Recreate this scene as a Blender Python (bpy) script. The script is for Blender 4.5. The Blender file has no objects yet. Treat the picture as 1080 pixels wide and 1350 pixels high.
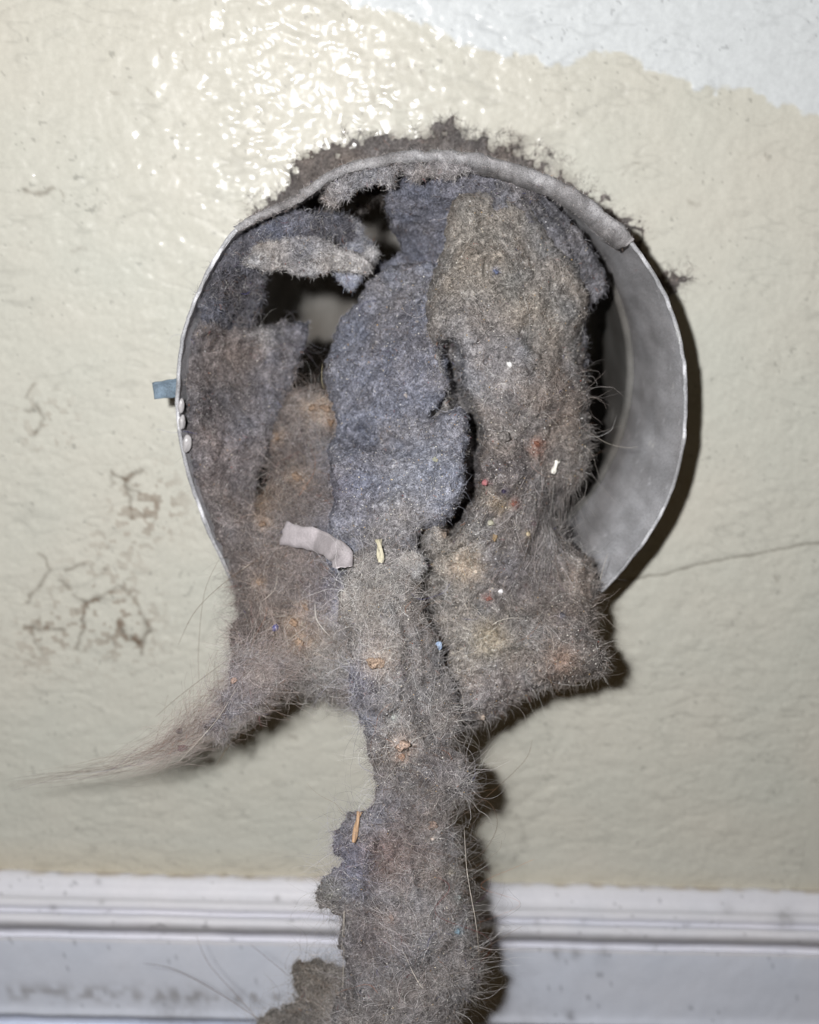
import bpy, math
import numpy as np
from mathutils import Matrix
rng = np.random.default_rng(7)
W_PX, H_PX, F_PX = 1080, 1350, 1510.0
CAM_D = 0.27                                   # camera distance from the wall (m)
# ---------------------------------------------------------------- camera
roll = math.radians(3.1)
nx, ny = (490 - 540) / F_PX, -(185 - 675) / F_PX     # where the wall's normal meets the frame
a_ = nx * math.cos(roll) - ny * math.sin(roll); b_ = nx * math.sin(roll) + ny * math.cos(roll)
pitch = math.atan(b_); yaw = math.atan(-a_ * math.cos(pitch))
Fw = np.array([math.sin(yaw) * math.cos(pitch), math.cos(yaw) * math.cos(pitch), -math.sin(pitch)])
R0 = np.array([math.cos(yaw), -math.sin(yaw), 0.0]); U0 = np.cross(R0, Fw)
Rt = math.cos(roll) * R0 + math.sin(roll) * U0
Up = -math.sin(roll) * R0 + math.cos(roll) * U0
C0 = np.array([0.0, -CAM_D, 0.0])
cam = bpy.data.cameras.new('camera'); camo = bpy.data.objects.new('camera', cam)
bpy.context.scene.collection.objects.link(camo)
M = Matrix([[Rt[0], Up[0], -Fw[0], C0[0]], [Rt[1], Up[1], -Fw[1], C0[1]], [Rt[2], Up[2], -Fw[2], C0[2]], [0, 0, 0, 1]])
camo.matrix_world = M
cam.sensor_fit = 'VERTICAL'; cam.lens = 5.7
cam.sensor_height = 5.7 * H_PX / F_PX; cam.sensor_width = cam.sensor_height
cam.clip_start = 0.005; cam.clip_end = 10
cam.dof.use_dof = True; cam.dof.focus_distance = 0.213; cam.dof.aperture_fstop = 2.1
sc = bpy.context.scene; sc.camera = camo
# ---------------------------------------------------------------- world, flash, exposure
wd = bpy.data.worlds.new('world'); sc.world = wd; wd.use_nodes = True
wd.node_tree.nodes['Background'].inputs[0].default_value = (1.0, 0.66, 0.30, 1)
wd.node_tree.nodes['Background'].inputs[1].default_value = 0.030
fl = bpy.data.lights.new('phone_flash', 'POINT'); fl.energy = 3.55; fl.color = (1.0, 0.985, 0.97); fl.shadow_soft_size = 0.0028
flo = bpy.data.objects.new('phone_flash', fl); sc.collection.objects.link(flo)
flo.location = C0 + np.array([-0.0230, 0.0, 0.0115])
sc.view_settings.view_transform = 'Standard'; sc.view_settings.look = 'None'
sc.view_settings.exposure = 0.0; sc.view_settings.gamma = 1.0
sc.view_settings.use_curve_mapping = False
sc.cycles_curves.shape = 'RIBBONS'

# ---------------------------------------------------------------- maths helpers
def P(px, py, Y):
    """the point of the place that lies at depth Y behind photo point px, py"""
    px = np.asarray(px, float); py = np.asarray(py, float); Y = np.asarray(Y, float)
    u = (px - 540) / F_PX; v = -(py - 675) / F_PX
    d = Fw + u[..., None] * Rt + v[..., None] * Up
    t = (Y + CAM_D) / d[..., 1]
    return C0 + d * t[..., None]
def proj(Q):
    v = Q - C0; z = v @ Fw
    return 540 + F_PX * (v @ Rt) / z, 675 - F_PX * (v @ Up) / z
def _h(ix, iy, iz, seed):
    h = (ix.astype(np.uint32) * np.uint32(374761393) + iy.astype(np.uint32) * np.uint32(668265263)
         + iz.astype(np.uint32) * np.uint32(2147483647 - 5) + np.uint32(seed * 974711 + 17))
    h = (h ^ (h >> np.uint32(13))) * np.uint32(1274126177)
    h = (h ^ (h >> np.uint32(16))) * np.uint32(2246822519)
    return ((h ^ (h >> np.uint32(15))) & np.uint32(0xffff)).astype(np.float32) / 32767.5 - 1.0
_ROT = {}
def noise(Q, scale, seed=0):
    """value noise in -1..1; Q in metres, scale in mm"""
    if seed not in _ROT:
        g = np.random.default_rng(1000 + seed); m, _ = np.linalg.qr(g.normal(size=(3, 3))); _ROT[seed] = m
    q = (Q @ _ROT[seed]) * (1000.0 / scale) + 512.37
    i = np.floor(q).astype(np.int64); f = (q - i).astype(np.float32); f = f * f * (3 - 2 * f)
    r = 0
    for dx in (0, 1):
        wx = f[..., 0] if dx else 1 - f[..., 0]
        for dy in (0, 1):
            wy = f[..., 1] if dy else 1 - f[..., 1]
            for dz in (0, 1):
                wz = f[..., 2] if dz else 1 - f[..., 2]
                r = r + wx * wy * wz * _h(i[..., 0] + dx, i[..., 1] + dy, i[..., 2] + dz, seed)
    return r
def fbm(Q, scale, octs=3, seed=0, gain=0.5):
    r = 0; a = 1; s = 0
    for k in range(octs):
        r = r + a * noise(Q, scale / 2 ** k, seed + 31 * k); s += a; a *= gain
    return r / s
def smooth_poly(pts, closed=True, n=6):
    p = np.array(pts, float); m = len(p); out = []
    for i in range(m if closed else m - 1):
        if closed: a, b, c, d = p[i - 1], p[i], p[(i + 1) % m], p[(i + 2) % m]
        else: a, b, c, d = p[max(i - 1, 0)], p[i], p[i + 1], p[min(i + 2, m - 1)]
        for k in range(n):
            t = k / n
            out.append(0.5 * ((2 * b) + (c - a) * t + (2 * a - 5 * b + 4 * c - d) * t * t + (3 * b - a - 3 * c + d) * t ** 3))
    if not closed: out.append(p[-1])
    return np.array(out)
def seg_dist(x, y, pts, closed=False):
    p = np.asarray(pts, float); n = len(p); best = np.full(x.shape, 1e9)
    for i in range(n if closed else n - 1):
        a = p[i]; b = p[(i + 1) % n]; d = b - a; L = (d * d).sum() + 1e-9
        t = np.clip(((x - a[0]) * d[0] + (y - a[1]) * d[1]) / L, 0, 1)
        best = np.minimum(best, np.hypot(x - a[0] - t * d[0], y - a[1] - t * d[1]))
    return best
def sdf(x, y, pts):
    """distance to a closed outline, positive inside"""
    d = seg_dist(x, y, pts, True); ins = np.zeros(x.shape, bool); n = len(pts)
    for i in range(n):
        x0, y0 = pts[i]; x1, y1 = pts[(i + 1) % n]
        if y0 == y1: continue
        c = (y > y0) != (y > y1)
        ins ^= c & (x < (x1 - x0) * (y - y0) / (y1 - y0) + x0)
    return np.where(ins, d, -d)
def lin(c):
    c = np.asarray(c, float) / 255.0
    return np.where(c <= 0.04045, c / 12.92, ((c + 0.055) / 1.055) ** 2.4)
def idw(x, y, ctrl, power=3.0, soft=25.0):
    c = np.array(ctrl, float); n = 0; dsum = 0
    for px, py, v in c:
        w = 1.0 / (((x - px) ** 2 + (y - py) ** 2 + soft * soft) ** (power / 2)); n = n + w * v; dsum = dsum + w
    return n / dsum

# ---------------------------------------------------------------- object helpers
def link(name, data, parent=None):
    o = bpy.data.objects.new(name, data); sc.collection.objects.link(o)
    if parent is not None: o.parent = parent
    return o
def tag(o, label=None, cat=None, group=None, kind=None):
    for k, v in (('label', label), ('category', cat), ('group', group), ('kind', kind)):
        if v: o[k] = v
    return o
def mesh_obj(name, V, Fq, mat, parent=None, col=None, smooth=True):
    V = np.asarray(V, np.float32); Fq = np.asarray(Fq, np.int32)
    me = bpy.data.meshes.new(name)
    me.vertices.add(len(V)); me.vertices.foreach_set('co', V.ravel())
    k = Fq.shape[1]
    me.loops.add(Fq.size); me.loops.foreach_set('vertex_index', Fq.ravel())
    me.polygons.add(len(Fq)); me.polygons.foreach_set('loop_start', np.arange(0, Fq.size, k, dtype=np.int32))
    me.update(calc_edges=True)
    me.polygons.foreach_set('use_smooth', np.full(len(Fq), smooth))
    if col is not None:
        at = me.attributes.new('Col', 'FLOAT_COLOR', 'POINT')
        at.data.foreach_set('color', np.concatenate([col, np.ones((len(V), 1))], 1).astype(np.float32).ravel())
    me.materials.append(mat); me.update()
    return link(name, me, parent)
def empty(name, loc):
    o = link(name, None); o.location = tuple(float(v) for v in loc); o.empty_display_size = 0.01
    return o
def localise(o, root):
    """children are built in world space: keep them there"""
    o.matrix_parent_inverse = Matrix.Translation(root.location).inverted()
    return o
def hair_obj(name, Pts, radius, col, mat, parent=None):
    """Pts (n,k,3); radius (n,); col (n,3)"""
    n, k, _ = Pts.shape
    hc = bpy.data.hair_curves.new(name); hc.add_curves([k] * n)
    hc.attributes['position'].data.foreach_set('vector', Pts.astype(np.float32).ravel())
    ra = hc.attributes.new('radius', 'FLOAT', 'POINT') if 'radius' not in hc.attributes else hc.attributes['radius']
    taper = 1 - 0.7 * np.linspace(0, 1, k) ** 2
    ra.data.foreach_set('value', (radius[:, None] * taper[None]).astype(np.float32).ravel())
    at = hc.attributes.new('Col', 'FLOAT_COLOR', 'CURVE')
    at.data.foreach_set('color', np.concatenate([col, np.ones((n, 1))], 1).astype(np.float32).ravel())
    hc.materials.append(mat)
    o = link(name, hc, parent)
    o['kind'] = 'stuff'
    return o
# ---------------------------------------------------------------- materials
def new_mat(name):
    m = bpy.data.materials.new(name); m.use_nodes = True
    nt = m.node_tree; return m, nt, nt.nodes['Principled BSDF']
def N(nt, t, **kw):
    n = nt.nodes.new(t)
    for k, v in kw.items():
        if k in n.inputs: n.inputs[k].default_value = v
        else: setattr(n, k, v)
    return n
def attr_mat(name, rough, spec=0.5, gscale=3000, gamp=0.35, bump=0.0, bscale=1200, bdist=0.0003, metallic=0, sheen=0):
    m, nt, b = new_mat(name)
    at = N(nt, 'ShaderNodeAttribute', attribute_name='Col')
    tc = N(nt, 'ShaderNodeTexCoord')
    no = N(nt, 'ShaderNodeTexNoise', Scale=gscale, Detail=3.0, Roughness=0.65); nt.links.new(tc.outputs['Object'], no.inputs['Vector'])
    mr = N(nt, 'ShaderNodeMapRange'); mr.inputs['From Min'].default_value = 0.25; mr.inputs['From Max'].default_value = 0.75
    mr.inputs['To Min'].default_value = 1 - gamp; mr.inputs['To Max'].default_value = 1 + gamp
    nt.links.new(no.outputs['Fac'], mr.inputs['Value'])
    mx = N(nt, 'ShaderNodeVectorMath', operation='SCALE'); nt.links.new(at.outputs['Color'], mx.inputs[0]); nt.links.new(mr.outputs['Result'], mx.inputs['Scale'])
    nt.links.new(mx.outputs['Vector'], b.inputs['Base Color'])
    b.inputs['Roughness'].default_value = rough; b.inputs['Specular IOR Level'].default_value = spec
    b.inputs['Metallic'].default_value = metallic
    if sheen: b.inputs['Sheen Weight'].default_value = sheen
    if bump:
        n2 = N(nt, 'ShaderNodeTexNoise', Scale=bscale, Detail=4.0, Roughness=0.6); nt.links.new(tc.outputs['Object'], n2.inputs['Vector'])
        bp = N(nt, 'ShaderNodeBump', Strength=bump, Distance=bdist); nt.links.new(n2.outputs['Fac'], bp.inputs['Height'])
        nt.links.new(bp.outputs['Normal'], b.inputs['Normal'])
    return m
M_WALL = attr_mat('wall_paint', 0.38, 0.13, 900, 0.06, 0.3, 900, 0.00014)
for nd in M_WALL.node_tree.nodes:
    if nd.type == 'BSDF_PRINCIPLED': nd.inputs['Coat Weight'].default_value = 0.20; nd.inputs['Coat Roughness'].default_value = 0.13
M_TRIM = attr_mat('trim_paint', 0.5, 0.35, 700, 0.03, 0.25, 500, 0.0002)
M_LINT = attr_mat('lint_felt', 1.0, 0.05, 2600, 0.75, 1.0, 2600, 0.0009)
M_METAL = attr_mat('dusty_galvanised_metal', 0.6, 0.4, 3200, 0.42, 0.8, 3000, 0.0003, metallic=0.05)
M_BITS = attr_mat('debris_bits', 0.7, 0.4, 2500, 0.15, 0.5, 1800, 0.0002)
M_GLOSS = attr_mat('glossy_bits', 0.25, 0.6, 2500, 0.1)
def hair_mat():
    m, nt, b = new_mat('lint_fibre')
    at = N(nt, 'ShaderNodeAttribute', attribute_name='Col'); nt.links.new(at.outputs['Color'], b.inputs['Base Color'])
    b.inputs['Roughness'].default_value = 0.45; b.inputs['Specular IOR Level'].default_value = 0.35
    return m
M_HAIR = hair_mat()

# ---------------------------------------------------------------- the wall
RIM_Y = -0.040
RIM = [(237, 510), (243, 450), (258, 400), (282, 350), (312, 307), (345, 288), (385, 270), (418, 247), (455, 226), (505, 214), (560, 208), (620, 211),
       (680, 226), (740, 250), (790, 284), (828, 320), (858, 360), (882, 410), (896, 460), (902, 520), (899, 580), (885, 640),
       (862, 690), (830, 735), (790, 778), (740, 815), (680, 843), (600, 860), (520, 862), (440, 850), (370, 826), (325, 793),
       (295, 738), (268, 675), (247, 610), (238, 560)]
rimpx = smooth_poly(RIM, True, 10)
rimw = P(rimpx[:, 0], rimpx[:, 1], RIM_Y)
DC = np.array([(rimw[:, 0].min() + rimw[:, 0].max()) / 2, 0, (rimw[:, 2].min() + rimw[:, 2].max()) / 2])
DR = 0.0503
PATCH = [(380, -250), (430, -10), (470, 6), (520, 16), (560, 36), (589, 50), (627, 62), (666, 74), (700, 76), (719, 87), (752, 84), (777, 72),
         (810, 66), (834, 72), (849, 97), (875, 92), (892, 99), (916, 117), (930, 112), (945, 122), (970, 112), (993, 115), (1012, 132), (1046, 142), (1100, 165), (1500, 260), (1500, -250)]
STAINS = [([(148, 620), (165, 632), (186, 621)], 3, .6), ([(165, 632), (170, 650), (174, 680)], 3, .6), ([(165, 640), (185, 650)], 2.5, .45), ([(150, 626), (146, 640)], 3, .3),
          ([(34, 792), (54, 771), (66, 748), (60, 735), (52, 728)], 2.2, .5), ([(86, 751), (100, 748), (112, 743)], 2.5, .55), ([(80, 764), (93, 774)], 3, .5),
          ([(100, 786), (118, 795), (135, 784), (156, 772), (172, 781), (186, 806), (190, 822)], 2.6, .45), ([(112, 794), (109, 822), (104, 856)], 2.5, .6), ([(112, 792), (130, 788)], 4, .45),
          ([(158, 822), (168, 839), (184, 846), (196, 832), (192, 820)], 4.5, .7), ([(184, 846), (187, 862)], 3, .6), ([(34, 826), (60, 829), (84, 831)], 2.5, .55),
          ([(50, 812), (44, 826), (46, 846), (56, 863)], 2.5, .4), ([(36, 541), (50, 536), (56, 550), (48, 572)], 3, .5), ([(34, 521), (47, 505)], 2, .5),
          ([(34, 250), (48, 256), (60, 253), (70, 246)], 3, .5), ([(95, 330), (112, 326)], 3, .25), ([(240, 75), (247, 90)], 1.6, .35), ([(265, 35), (268, 52)], 1.5, .35),
          ([(195, 115), (203, 128)], 1.6, .35), ([(145, 118), (158, 126)], 1.6, .3), ([(210, 65), (212, 75)], 2, .3), ([(80, 250), (86, 262)], 1.8, .3), ([(455, 66), (470, 74)], 1.4, .25),
          ([(905, 262), (918, 270)], 3, .25), ([(820, 230), (840, 214)], 1.5, .25), ([(862, 100), (868, 104)], 2, .3), ([(700, 50), (716, 60)], 1.6, .2), ([(1010, 205), (1014, 210)], 2, .3),
          ([(380, 972), (390, 974)], 2.5, .35), ([(1022, 760), (1026, 764)], 2, .4), ([(640, 250), (600, 232)], 3, .2)]
CRACK = [(800, 768), (880, 757), (921, 745), (965, 736), (1010, 728), (1060, 719), (1140, 705)]
def wall_surface(X, Z):
    Q = np.stack([X, np.zeros_like(X), Z], -1)
    px, py = proj(Q)
    # orange-peel paint: soft pebbles, each stretched a little sideways, plus sags
    Qs = Q * np.array([0.75, 1, 1.15]) + 0.002 * np.stack([noise(Q, 9, 5), 0 * X, noise(Q, 9, 6)], -1)
    h = 0.12 * noise(Qs, 4.2, 1) + 0.12 * noise(Qs, 2.1, 2) + 0.075 * noise(Q, 1.05, 3) + 0.22 * noise(Q, 17, 4)
    h += 0.16 * np.maximum(0, noise(Qs, 2.9, 8) - 0.3)
    rid = 1 - np.abs(noise(Q * np.array([0.6, 1, 1.6]), 3.4, 9)); h -= 0.15 * np.clip(rid - 0.86, 0, 1) / 0.14 * np.clip(noise(Q, 12, 10) * 3 + 0.6, 0, 1)
    d = sdf(px, py, PATCH) + 7 * noise(Q, 2.6, 11) + 4 * noise(Q, 1.2, 12)
    k = np.clip(d / 4 + 0.5, 0, 1)
    h = h + 0.12 * k
    base = lin((207, 205, 195)); warm = lin((208, 204, 192)); white = lin((214, 219, 222))
    g = np.clip(0.5 + 0.9 * fbm(Q, 22, 3, 20), 0, 1)[..., None]
    c = base * g + lin((202, 203, 194)) * (1 - g)
    up = np.clip((330 - py) / 300, 0, 1)[..., None]
    c = c * (1 - 0.35 * up) + warm * 0.35 * up
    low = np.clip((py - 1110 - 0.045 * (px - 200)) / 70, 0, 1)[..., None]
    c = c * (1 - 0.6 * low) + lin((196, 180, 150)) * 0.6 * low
    c = c * (1 - k[..., None]) + white * k[..., None]
    cre = np.clip((rid - 0.86) / 0.14, 0, 1) * np.clip(noise(Q, 9, 40) * 2 + 0.5, 0, 1); c = c * (1 - 0.13 * cre[..., None])  # crease shade painted into the wall colour, patchy like grime
    # specks of grime caught in the texture
    sp = (noise(Q, 0.9, 30) > 0.72) & (noise(Q, 5, 31) > 0.15)
    c = np.where(sp[..., None], c * 0.72, c)
    rg = 0.5 + 0.5 * noise(Q, 0.8, 33)
    for pts, w, a in STAINS:
        d = seg_dist(px + 3.5 * noise(Q, 1.6, 34), py + 3.5 * noise(Q, 1.6, 35), pts)
        s = (a * np.exp(-(d / w) ** 2) * (0.55 + 0.7 * rg))[..., None].clip(0, 0.9)
        c = c * (1 - s) + lin((92, 78, 64)) * s
    for (sx, sy, r, a) in ((200, 665, 45, .30), (130, 800, 60, .22), (170, 830, 40, .22), (60, 560, 40, .18), (60, 840, 45, .2), (150, 710, 40, .12), (520, 130, 60, .08)):
        m = np.exp(-(((px - sx) ** 2 + (py - sy) ** 2) / r ** 2)) * a * (noise(Q, 1.3, 36) > 0.25) * (0.6 + 0.6 * rg)
        m = m[..., None]; c = c * (1 - 2 * m) + lin((120, 98, 80)) * 2 * m
    dc = seg_dist(px, py + 2 * noise(Q, 2.2, 37), CRACK); m = np.exp(-(dc / 1.5) ** 2)
    h = h - 0.25 * m; c = c * (1 - 0.6 * m[..., None]) + lin((90, 82, 70)) * 0.6 * m[..., None]
    # dust clinging to the wall around the pipe
    r = np.hypot(X - DC[0], Z - DC[2]) - DR; ang = np.degrees(np.arctan2(Z - DC[2], X - DC[0]))
    wgt = np.exp(-((ang - 85) / 62) ** 2)
    dd = np.clip(1 - (r - 0.0012 * fbm(Q, 5, 3, 38) * 3) / (0.0085 * wgt + 0.0008), 0, 1)
    m = (np.clip(dd * 1.6, 0, 1) * (0.55 + 0.35 * rg))[..., None]
    c = c * (1 - m) + lin((118, 108, 100)) * m
    return h * 0.001, c
def grid_faces(nu, nv, off=0):
    i = np.arange((nu - 1) * (nv - 1)); r = i // (nu - 1); q = i % (nu - 1); a = r * nu + q + off
    return np.stack([a, a + 1, a + 1 + nu, a + nu], 1)
ZB = P(540, 1170, 0.0)[2] - 0.006            # wall runs on behind the baseboard
st = 0.00045
xs = np.arange(-0.118, 0.128, st); zs = np.arange(ZB, 0.040, st)
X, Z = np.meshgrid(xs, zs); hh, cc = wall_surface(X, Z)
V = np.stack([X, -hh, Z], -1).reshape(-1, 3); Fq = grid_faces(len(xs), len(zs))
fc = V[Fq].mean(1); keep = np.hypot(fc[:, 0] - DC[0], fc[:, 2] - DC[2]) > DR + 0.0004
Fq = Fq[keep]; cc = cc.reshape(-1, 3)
# coarser wall further out, so the room goes on past the frame
def coarse(x0, x1, z0, z1, s=0.004):
    xx = np.linspace(x0, x1, max(2, int((x1 - x0) / s))); zz = np.linspace(z0, z1, max(2, int((z1 - z0) / s)))
    A, B = np.meshgrid(xx, zz); h2, c2 = wall_surface(A, B)
    return np.stack([A, 0 * A, B], -1).reshape(-1, 3), grid_faces(len(xx), len(zz)), c2.reshape(-1, 3)
for box in ((-0.5, xs[0], ZB, zs[-1]), (xs[-1], 0.5, ZB, zs[-1]), (-0.5, 0.5, zs[-1], 0.4)):
    v2, f2, c2 = coarse(*box); Fq = np.concatenate([Fq, f2 + len(V)]); V = np.concatenate([V, v2]); cc = np.concatenate([cc, c2])
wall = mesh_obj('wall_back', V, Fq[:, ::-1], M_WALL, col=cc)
tag(wall, 'cream orange-peel painted wall with grime marks and a white patch', None, None, 'structure')

# ---------------------------------------------------------------- baseboard moulding
prof = [(1150, 0.001), (1153, -0.0010), (1157, -0.0022), (1164, -0.0034), (1176, -0.0046), (1184, -0.0060), (1188, -0.0074), (1193, -0.0084), (1198, -0.0086), (1201, -0.0080), (1204, -0.0080),
        (1207, -0.0094), (1211, -0.0106), (1216, -0.0113), (1221, -0.0113), (1225, -0.0104), (1227, -0.0086), (1229, -0.0070), (1233, -0.0064), (1237, -0.0066), (1239, -0.0080), (1242, -0.0084), (1262, -0.0086),
        (1285, -0.0087), (1310, -0.0088), (1328, -0.0090), (1338, -0.0096), (1341, -0.0094), (1344, -0.0070), (1348, -0.0062), (1354, -0.0062), (1358, -0.0085), (1390, -0.0090), (1440, -0.0092)]
pr = smooth_poly([(P(200, r, y)[2] * 1000, y * 1000) for r, y in prof], False, 4) / 1000
xb = np.concatenate([np.arange(-0.5, -0.12, 0.01), np.arange(-0.12, 0.13, 0.0007), np.arange(0.13, 0.5, 0.01)])
XX, KK = np.meshgrid(xb, np.arange(len(pr))); zz = pr[KK, 0]; yy = pr[KK, 1]
Q = np.stack([XX, yy, zz], -1)
edge = np.clip(1 - KK / 14, 0, 1)
Q[..., 2] += edge * 0.0007 * fbm(np.stack([XX, 0 * XX, 0 * XX], -1), 7, 4, 50) + 0.00012 * noise(Q, 6, 51)
Q[..., 1] += 0.00010 * noise(Q, 3, 52) + 0.0002 * noise(Q, 12, 53)
px, py = proj(Q)
g = np.clip(0.5 + 0.8 * fbm(Q, 16, 3, 54), 0, 1)[..., None]
cb = lin((226, 226, 233)) * g + lin((217, 219, 228)) * (1 - g)
flat = (KK > 84)[..., None]; cb = np.where(flat, cb * np.array([0.97, 1.02, 1.08]), cb)
cr = edge[..., None] * np.clip(0.5 + 1.2 * noise(Q, 3, 55)[..., None], 0, 1) * (KK < 9)[..., None]
cb = cb * (1 - 0.8 * cr) + lin((180, 165, 138)) * 0.8 * cr
sp = ((noise(Q, 1.3, 56) > 0.74) & (noise(Q, 7, 57) > 0.0))[..., None]; cb = np.where(sp, cb * 0.66, cb)
ddz = np.abs(zz - P(200, 1312, -0.0088)[2]) * 1000
dm = (np.exp(-(ddz / 2.6) ** 2) * (px < 560) * np.clip(noise(Q, 2.0, 58) * 1.6 + 0.35, 0, 1) * 0.5)[..., None]
cb = cb * (1 - dm) + lin((110, 102, 92)) * dm
for (sx, sy, r, a) in ((155, 1252, 0, 0), (752, 1340, 7, .7), (735, 1256, 8, .55), (760, 1257, 8, .5), (795, 1259, 10, .4), (200, 1164, 0, 0), (130, 1163, 4, .5), (78, 1149, 4, .6), (366, 1184, 4, .6), (134, 1189, 4, .45),
                       (70, 1196, 5, .4), (1035, 1210, 14, .4), (700, 1345, 30, .2), (620, 1335, 40, .2), (960, 1199, 7, .3), (708, 1216, 4, .4), (770, 1215, 4, .3), (225, 1335, 30, .25), (262, 1320, 22, .25), (310, 1315, 12, .3)):
    if a:
        m = (np.exp(-(((px - sx) ** 2 + (py - sy) ** 2) / r ** 2)) * a * (0.7 + 0.5 * noise(Q, 1, 59)))[..., None].clip(0, 1)
        cb = cb * (1 - m) + lin((70, 66, 64)) * m
base = mesh_obj('baseboard_back', Q.reshape(-1, 3), grid_faces(len(xb), len(pr)), M_TRIM, col=cb.reshape(-1, 3))
tag(base, 'white painted moulded baseboard below the pipe', None, None, 'structure')

# ---------------------------------------------------------------- the metal duct
duct = empty('vent_duct', (DC[0], 0, DC[2]))
tag(duct, 'round dusty grey metal vent duct stub sticking out of the wall', 'duct')
nr = len(rimw)
angr = np.arctan2(rimw[:, 2] - DC[2], rimw[:, 0] - DC[0])
circ = np.stack([DC[0] + DR * np.cos(angr), 0 * angr, DC[2] + DR * np.sin(angr)], -1)
def ring(y, off=0.0, wob=0.0):
    t = np.clip((y - RIM_Y) / 0.040, 0, 1); t = t * t * (3 - 2 * t)
    b = rimw * (1 - t) + circ * t; b = b.copy(); b[:, 1] = y
    rad = b - np.array([DC[0], y, DC[2]]); rad[:, 1] = 0; rad /= np.linalg.norm(rad, axis=1)[:, None]
    b = b + rad * off
    b[:, 1] += wob * 0.0006 * fbm(rimw, 6, 3, 60)
    return b
def tube(rows):
    n = rows[0].shape[0]; V = np.concatenate(rows); Fs = []
    for k in range(len(rows) - 1):
        a = np.arange(n); b = (a + 1) % n
        Fs.append(np.stack([k * n + a, k * n + b, (k + 1) * n + b, (k + 1) * n + a], 1))
    return V, np.concatenate(Fs)
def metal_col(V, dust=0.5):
    k = np.clip(dust + 0.55 * fbm(V, 12, 4, 61) + np.clip((V[:, 1] + 0.028) / 0.028, 0, 1) * .6, 0, 1.6)[:, None]  # random dust, plus light falloff behind the rim painted in as darker metal
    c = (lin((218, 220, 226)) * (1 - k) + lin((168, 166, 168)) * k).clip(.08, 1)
    s = np.clip(fbm(V * np.array([1, 0.3, 1]), 3, 3, 62) * 1.4, -0.5, 0.5)[:, None]
    c = c * (1 + 0.35 * s)
    sp = (noise(V, 0.7, 63) > 0.80)[:, None]
    return np.where(sp, c * 1.5, c).clip(0, 0.85)
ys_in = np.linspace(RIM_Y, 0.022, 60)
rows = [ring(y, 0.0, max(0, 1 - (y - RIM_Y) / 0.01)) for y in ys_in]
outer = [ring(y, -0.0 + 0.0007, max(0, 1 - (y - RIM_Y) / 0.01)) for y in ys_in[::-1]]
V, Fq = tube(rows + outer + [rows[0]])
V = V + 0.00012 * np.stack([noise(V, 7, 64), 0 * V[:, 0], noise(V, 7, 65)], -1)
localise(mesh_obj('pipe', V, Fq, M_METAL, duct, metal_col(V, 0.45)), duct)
# rolled raw edge, bright where bare
n = nr; rows = []
for q in np.linspace(0, 2 * np.pi, 9)[:-1]:
    rr = ring(RIM_Y, 0.00035 + 0.00042 * math.cos(q), 1.0); rr[:, 1] += 0.0004 * math.sin(q); rows.append(rr)
V, Fq = tube(rows + [rows[0]])
V = V + 0.00018 * np.stack([noise(V, 1.6, 66), noise(V, 2, 68), noise(V, 1.6, 67)], -1)
cv = metal_col(V, 0.25); br = np.clip(noise(V, 3.5, 69) * 2, 0, 1)[:, None]
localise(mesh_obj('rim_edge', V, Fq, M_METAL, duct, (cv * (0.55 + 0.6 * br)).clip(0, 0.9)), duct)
# overlapping outer sheet over the top, ending in a torn step at the upper right
i0 = int(np.argmin(np.hypot(rimpx[:, 0] - 318, rimpx[:, 1] - 305))); i1 = int(np.argmin(np.hypot(rimpx[:, 0] - 829, rimpx[:, 1] - 321)))
def strip(y, off):
    r = ring(y, 0)[i0:i1 + 1]; rad = r - np.array([DC[0], y, DC[2]]); rad[:, 1] = 0; rad /= np.linalg.norm(rad, axis=1)[:, None]
    o = np.asarray(off) * np.ones(len(r)); o = o + 0.00035 * fbm(r, 3, 3, 70)
    out = r + rad * o[:, None]; out[:, 1] += 0.0007 * fbm(rimw[i0:i1 + 1], 2.5, 3, 71)
    return out
m_ = i1 - i0 + 1; grow = np.interp(np.arange(m_) / m_, [0, .45, .6, 1], [.4, .6, 1.2, 1.5]); taper = np.clip(np.minimum(np.arange(m_) / 40, 1), 0, 1)
secs = [strip(y, o) for y, o in ((-0.008, 0.0009), (-0.026, 0.0011), (-0.0390, 0.0013), (-0.0412, 0.0013), (-0.0418, 0.0007 * taper), (-0.0414, -0.0006 * taper), (-0.0402, -0.0010 * taper * grow), (-0.0380, -0.0018 * taper * grow), (-0.031, -0.0012 * taper), (-0.026, 0.0002))]
V = np.concatenate(secs); V = V + 0.0008 * np.stack([fbm(V, 2.2, 4, 72, .8), fbm(V, 2.5, 4, 73, .8), fbm(V, 2.2, 4, 74, .8)], -1); Fq = []
for k in range(len(secs) - 1):
    a = np.arange(m_ - 1); Fq.append(np.stack([k * m_ + a, k * m_ + a + 1, (k + 1) * m_ + a + 1, (k + 1) * m_ + a], 1))
a = np.arange(len(secs) - 1)
Fq.append(np.stack([a * m_ + m_ - 1, (a + 1) * m_ + m_ - 1, np.full(len(a), (len(secs) - 1) * m_ + m_ - 1), np.full(len(a), m_ - 1)], 1)[1:-1])
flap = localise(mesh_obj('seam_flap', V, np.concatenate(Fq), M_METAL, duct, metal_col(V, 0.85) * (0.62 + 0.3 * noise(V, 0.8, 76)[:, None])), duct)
FLAP = (np.array(secs), flap)
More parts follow.
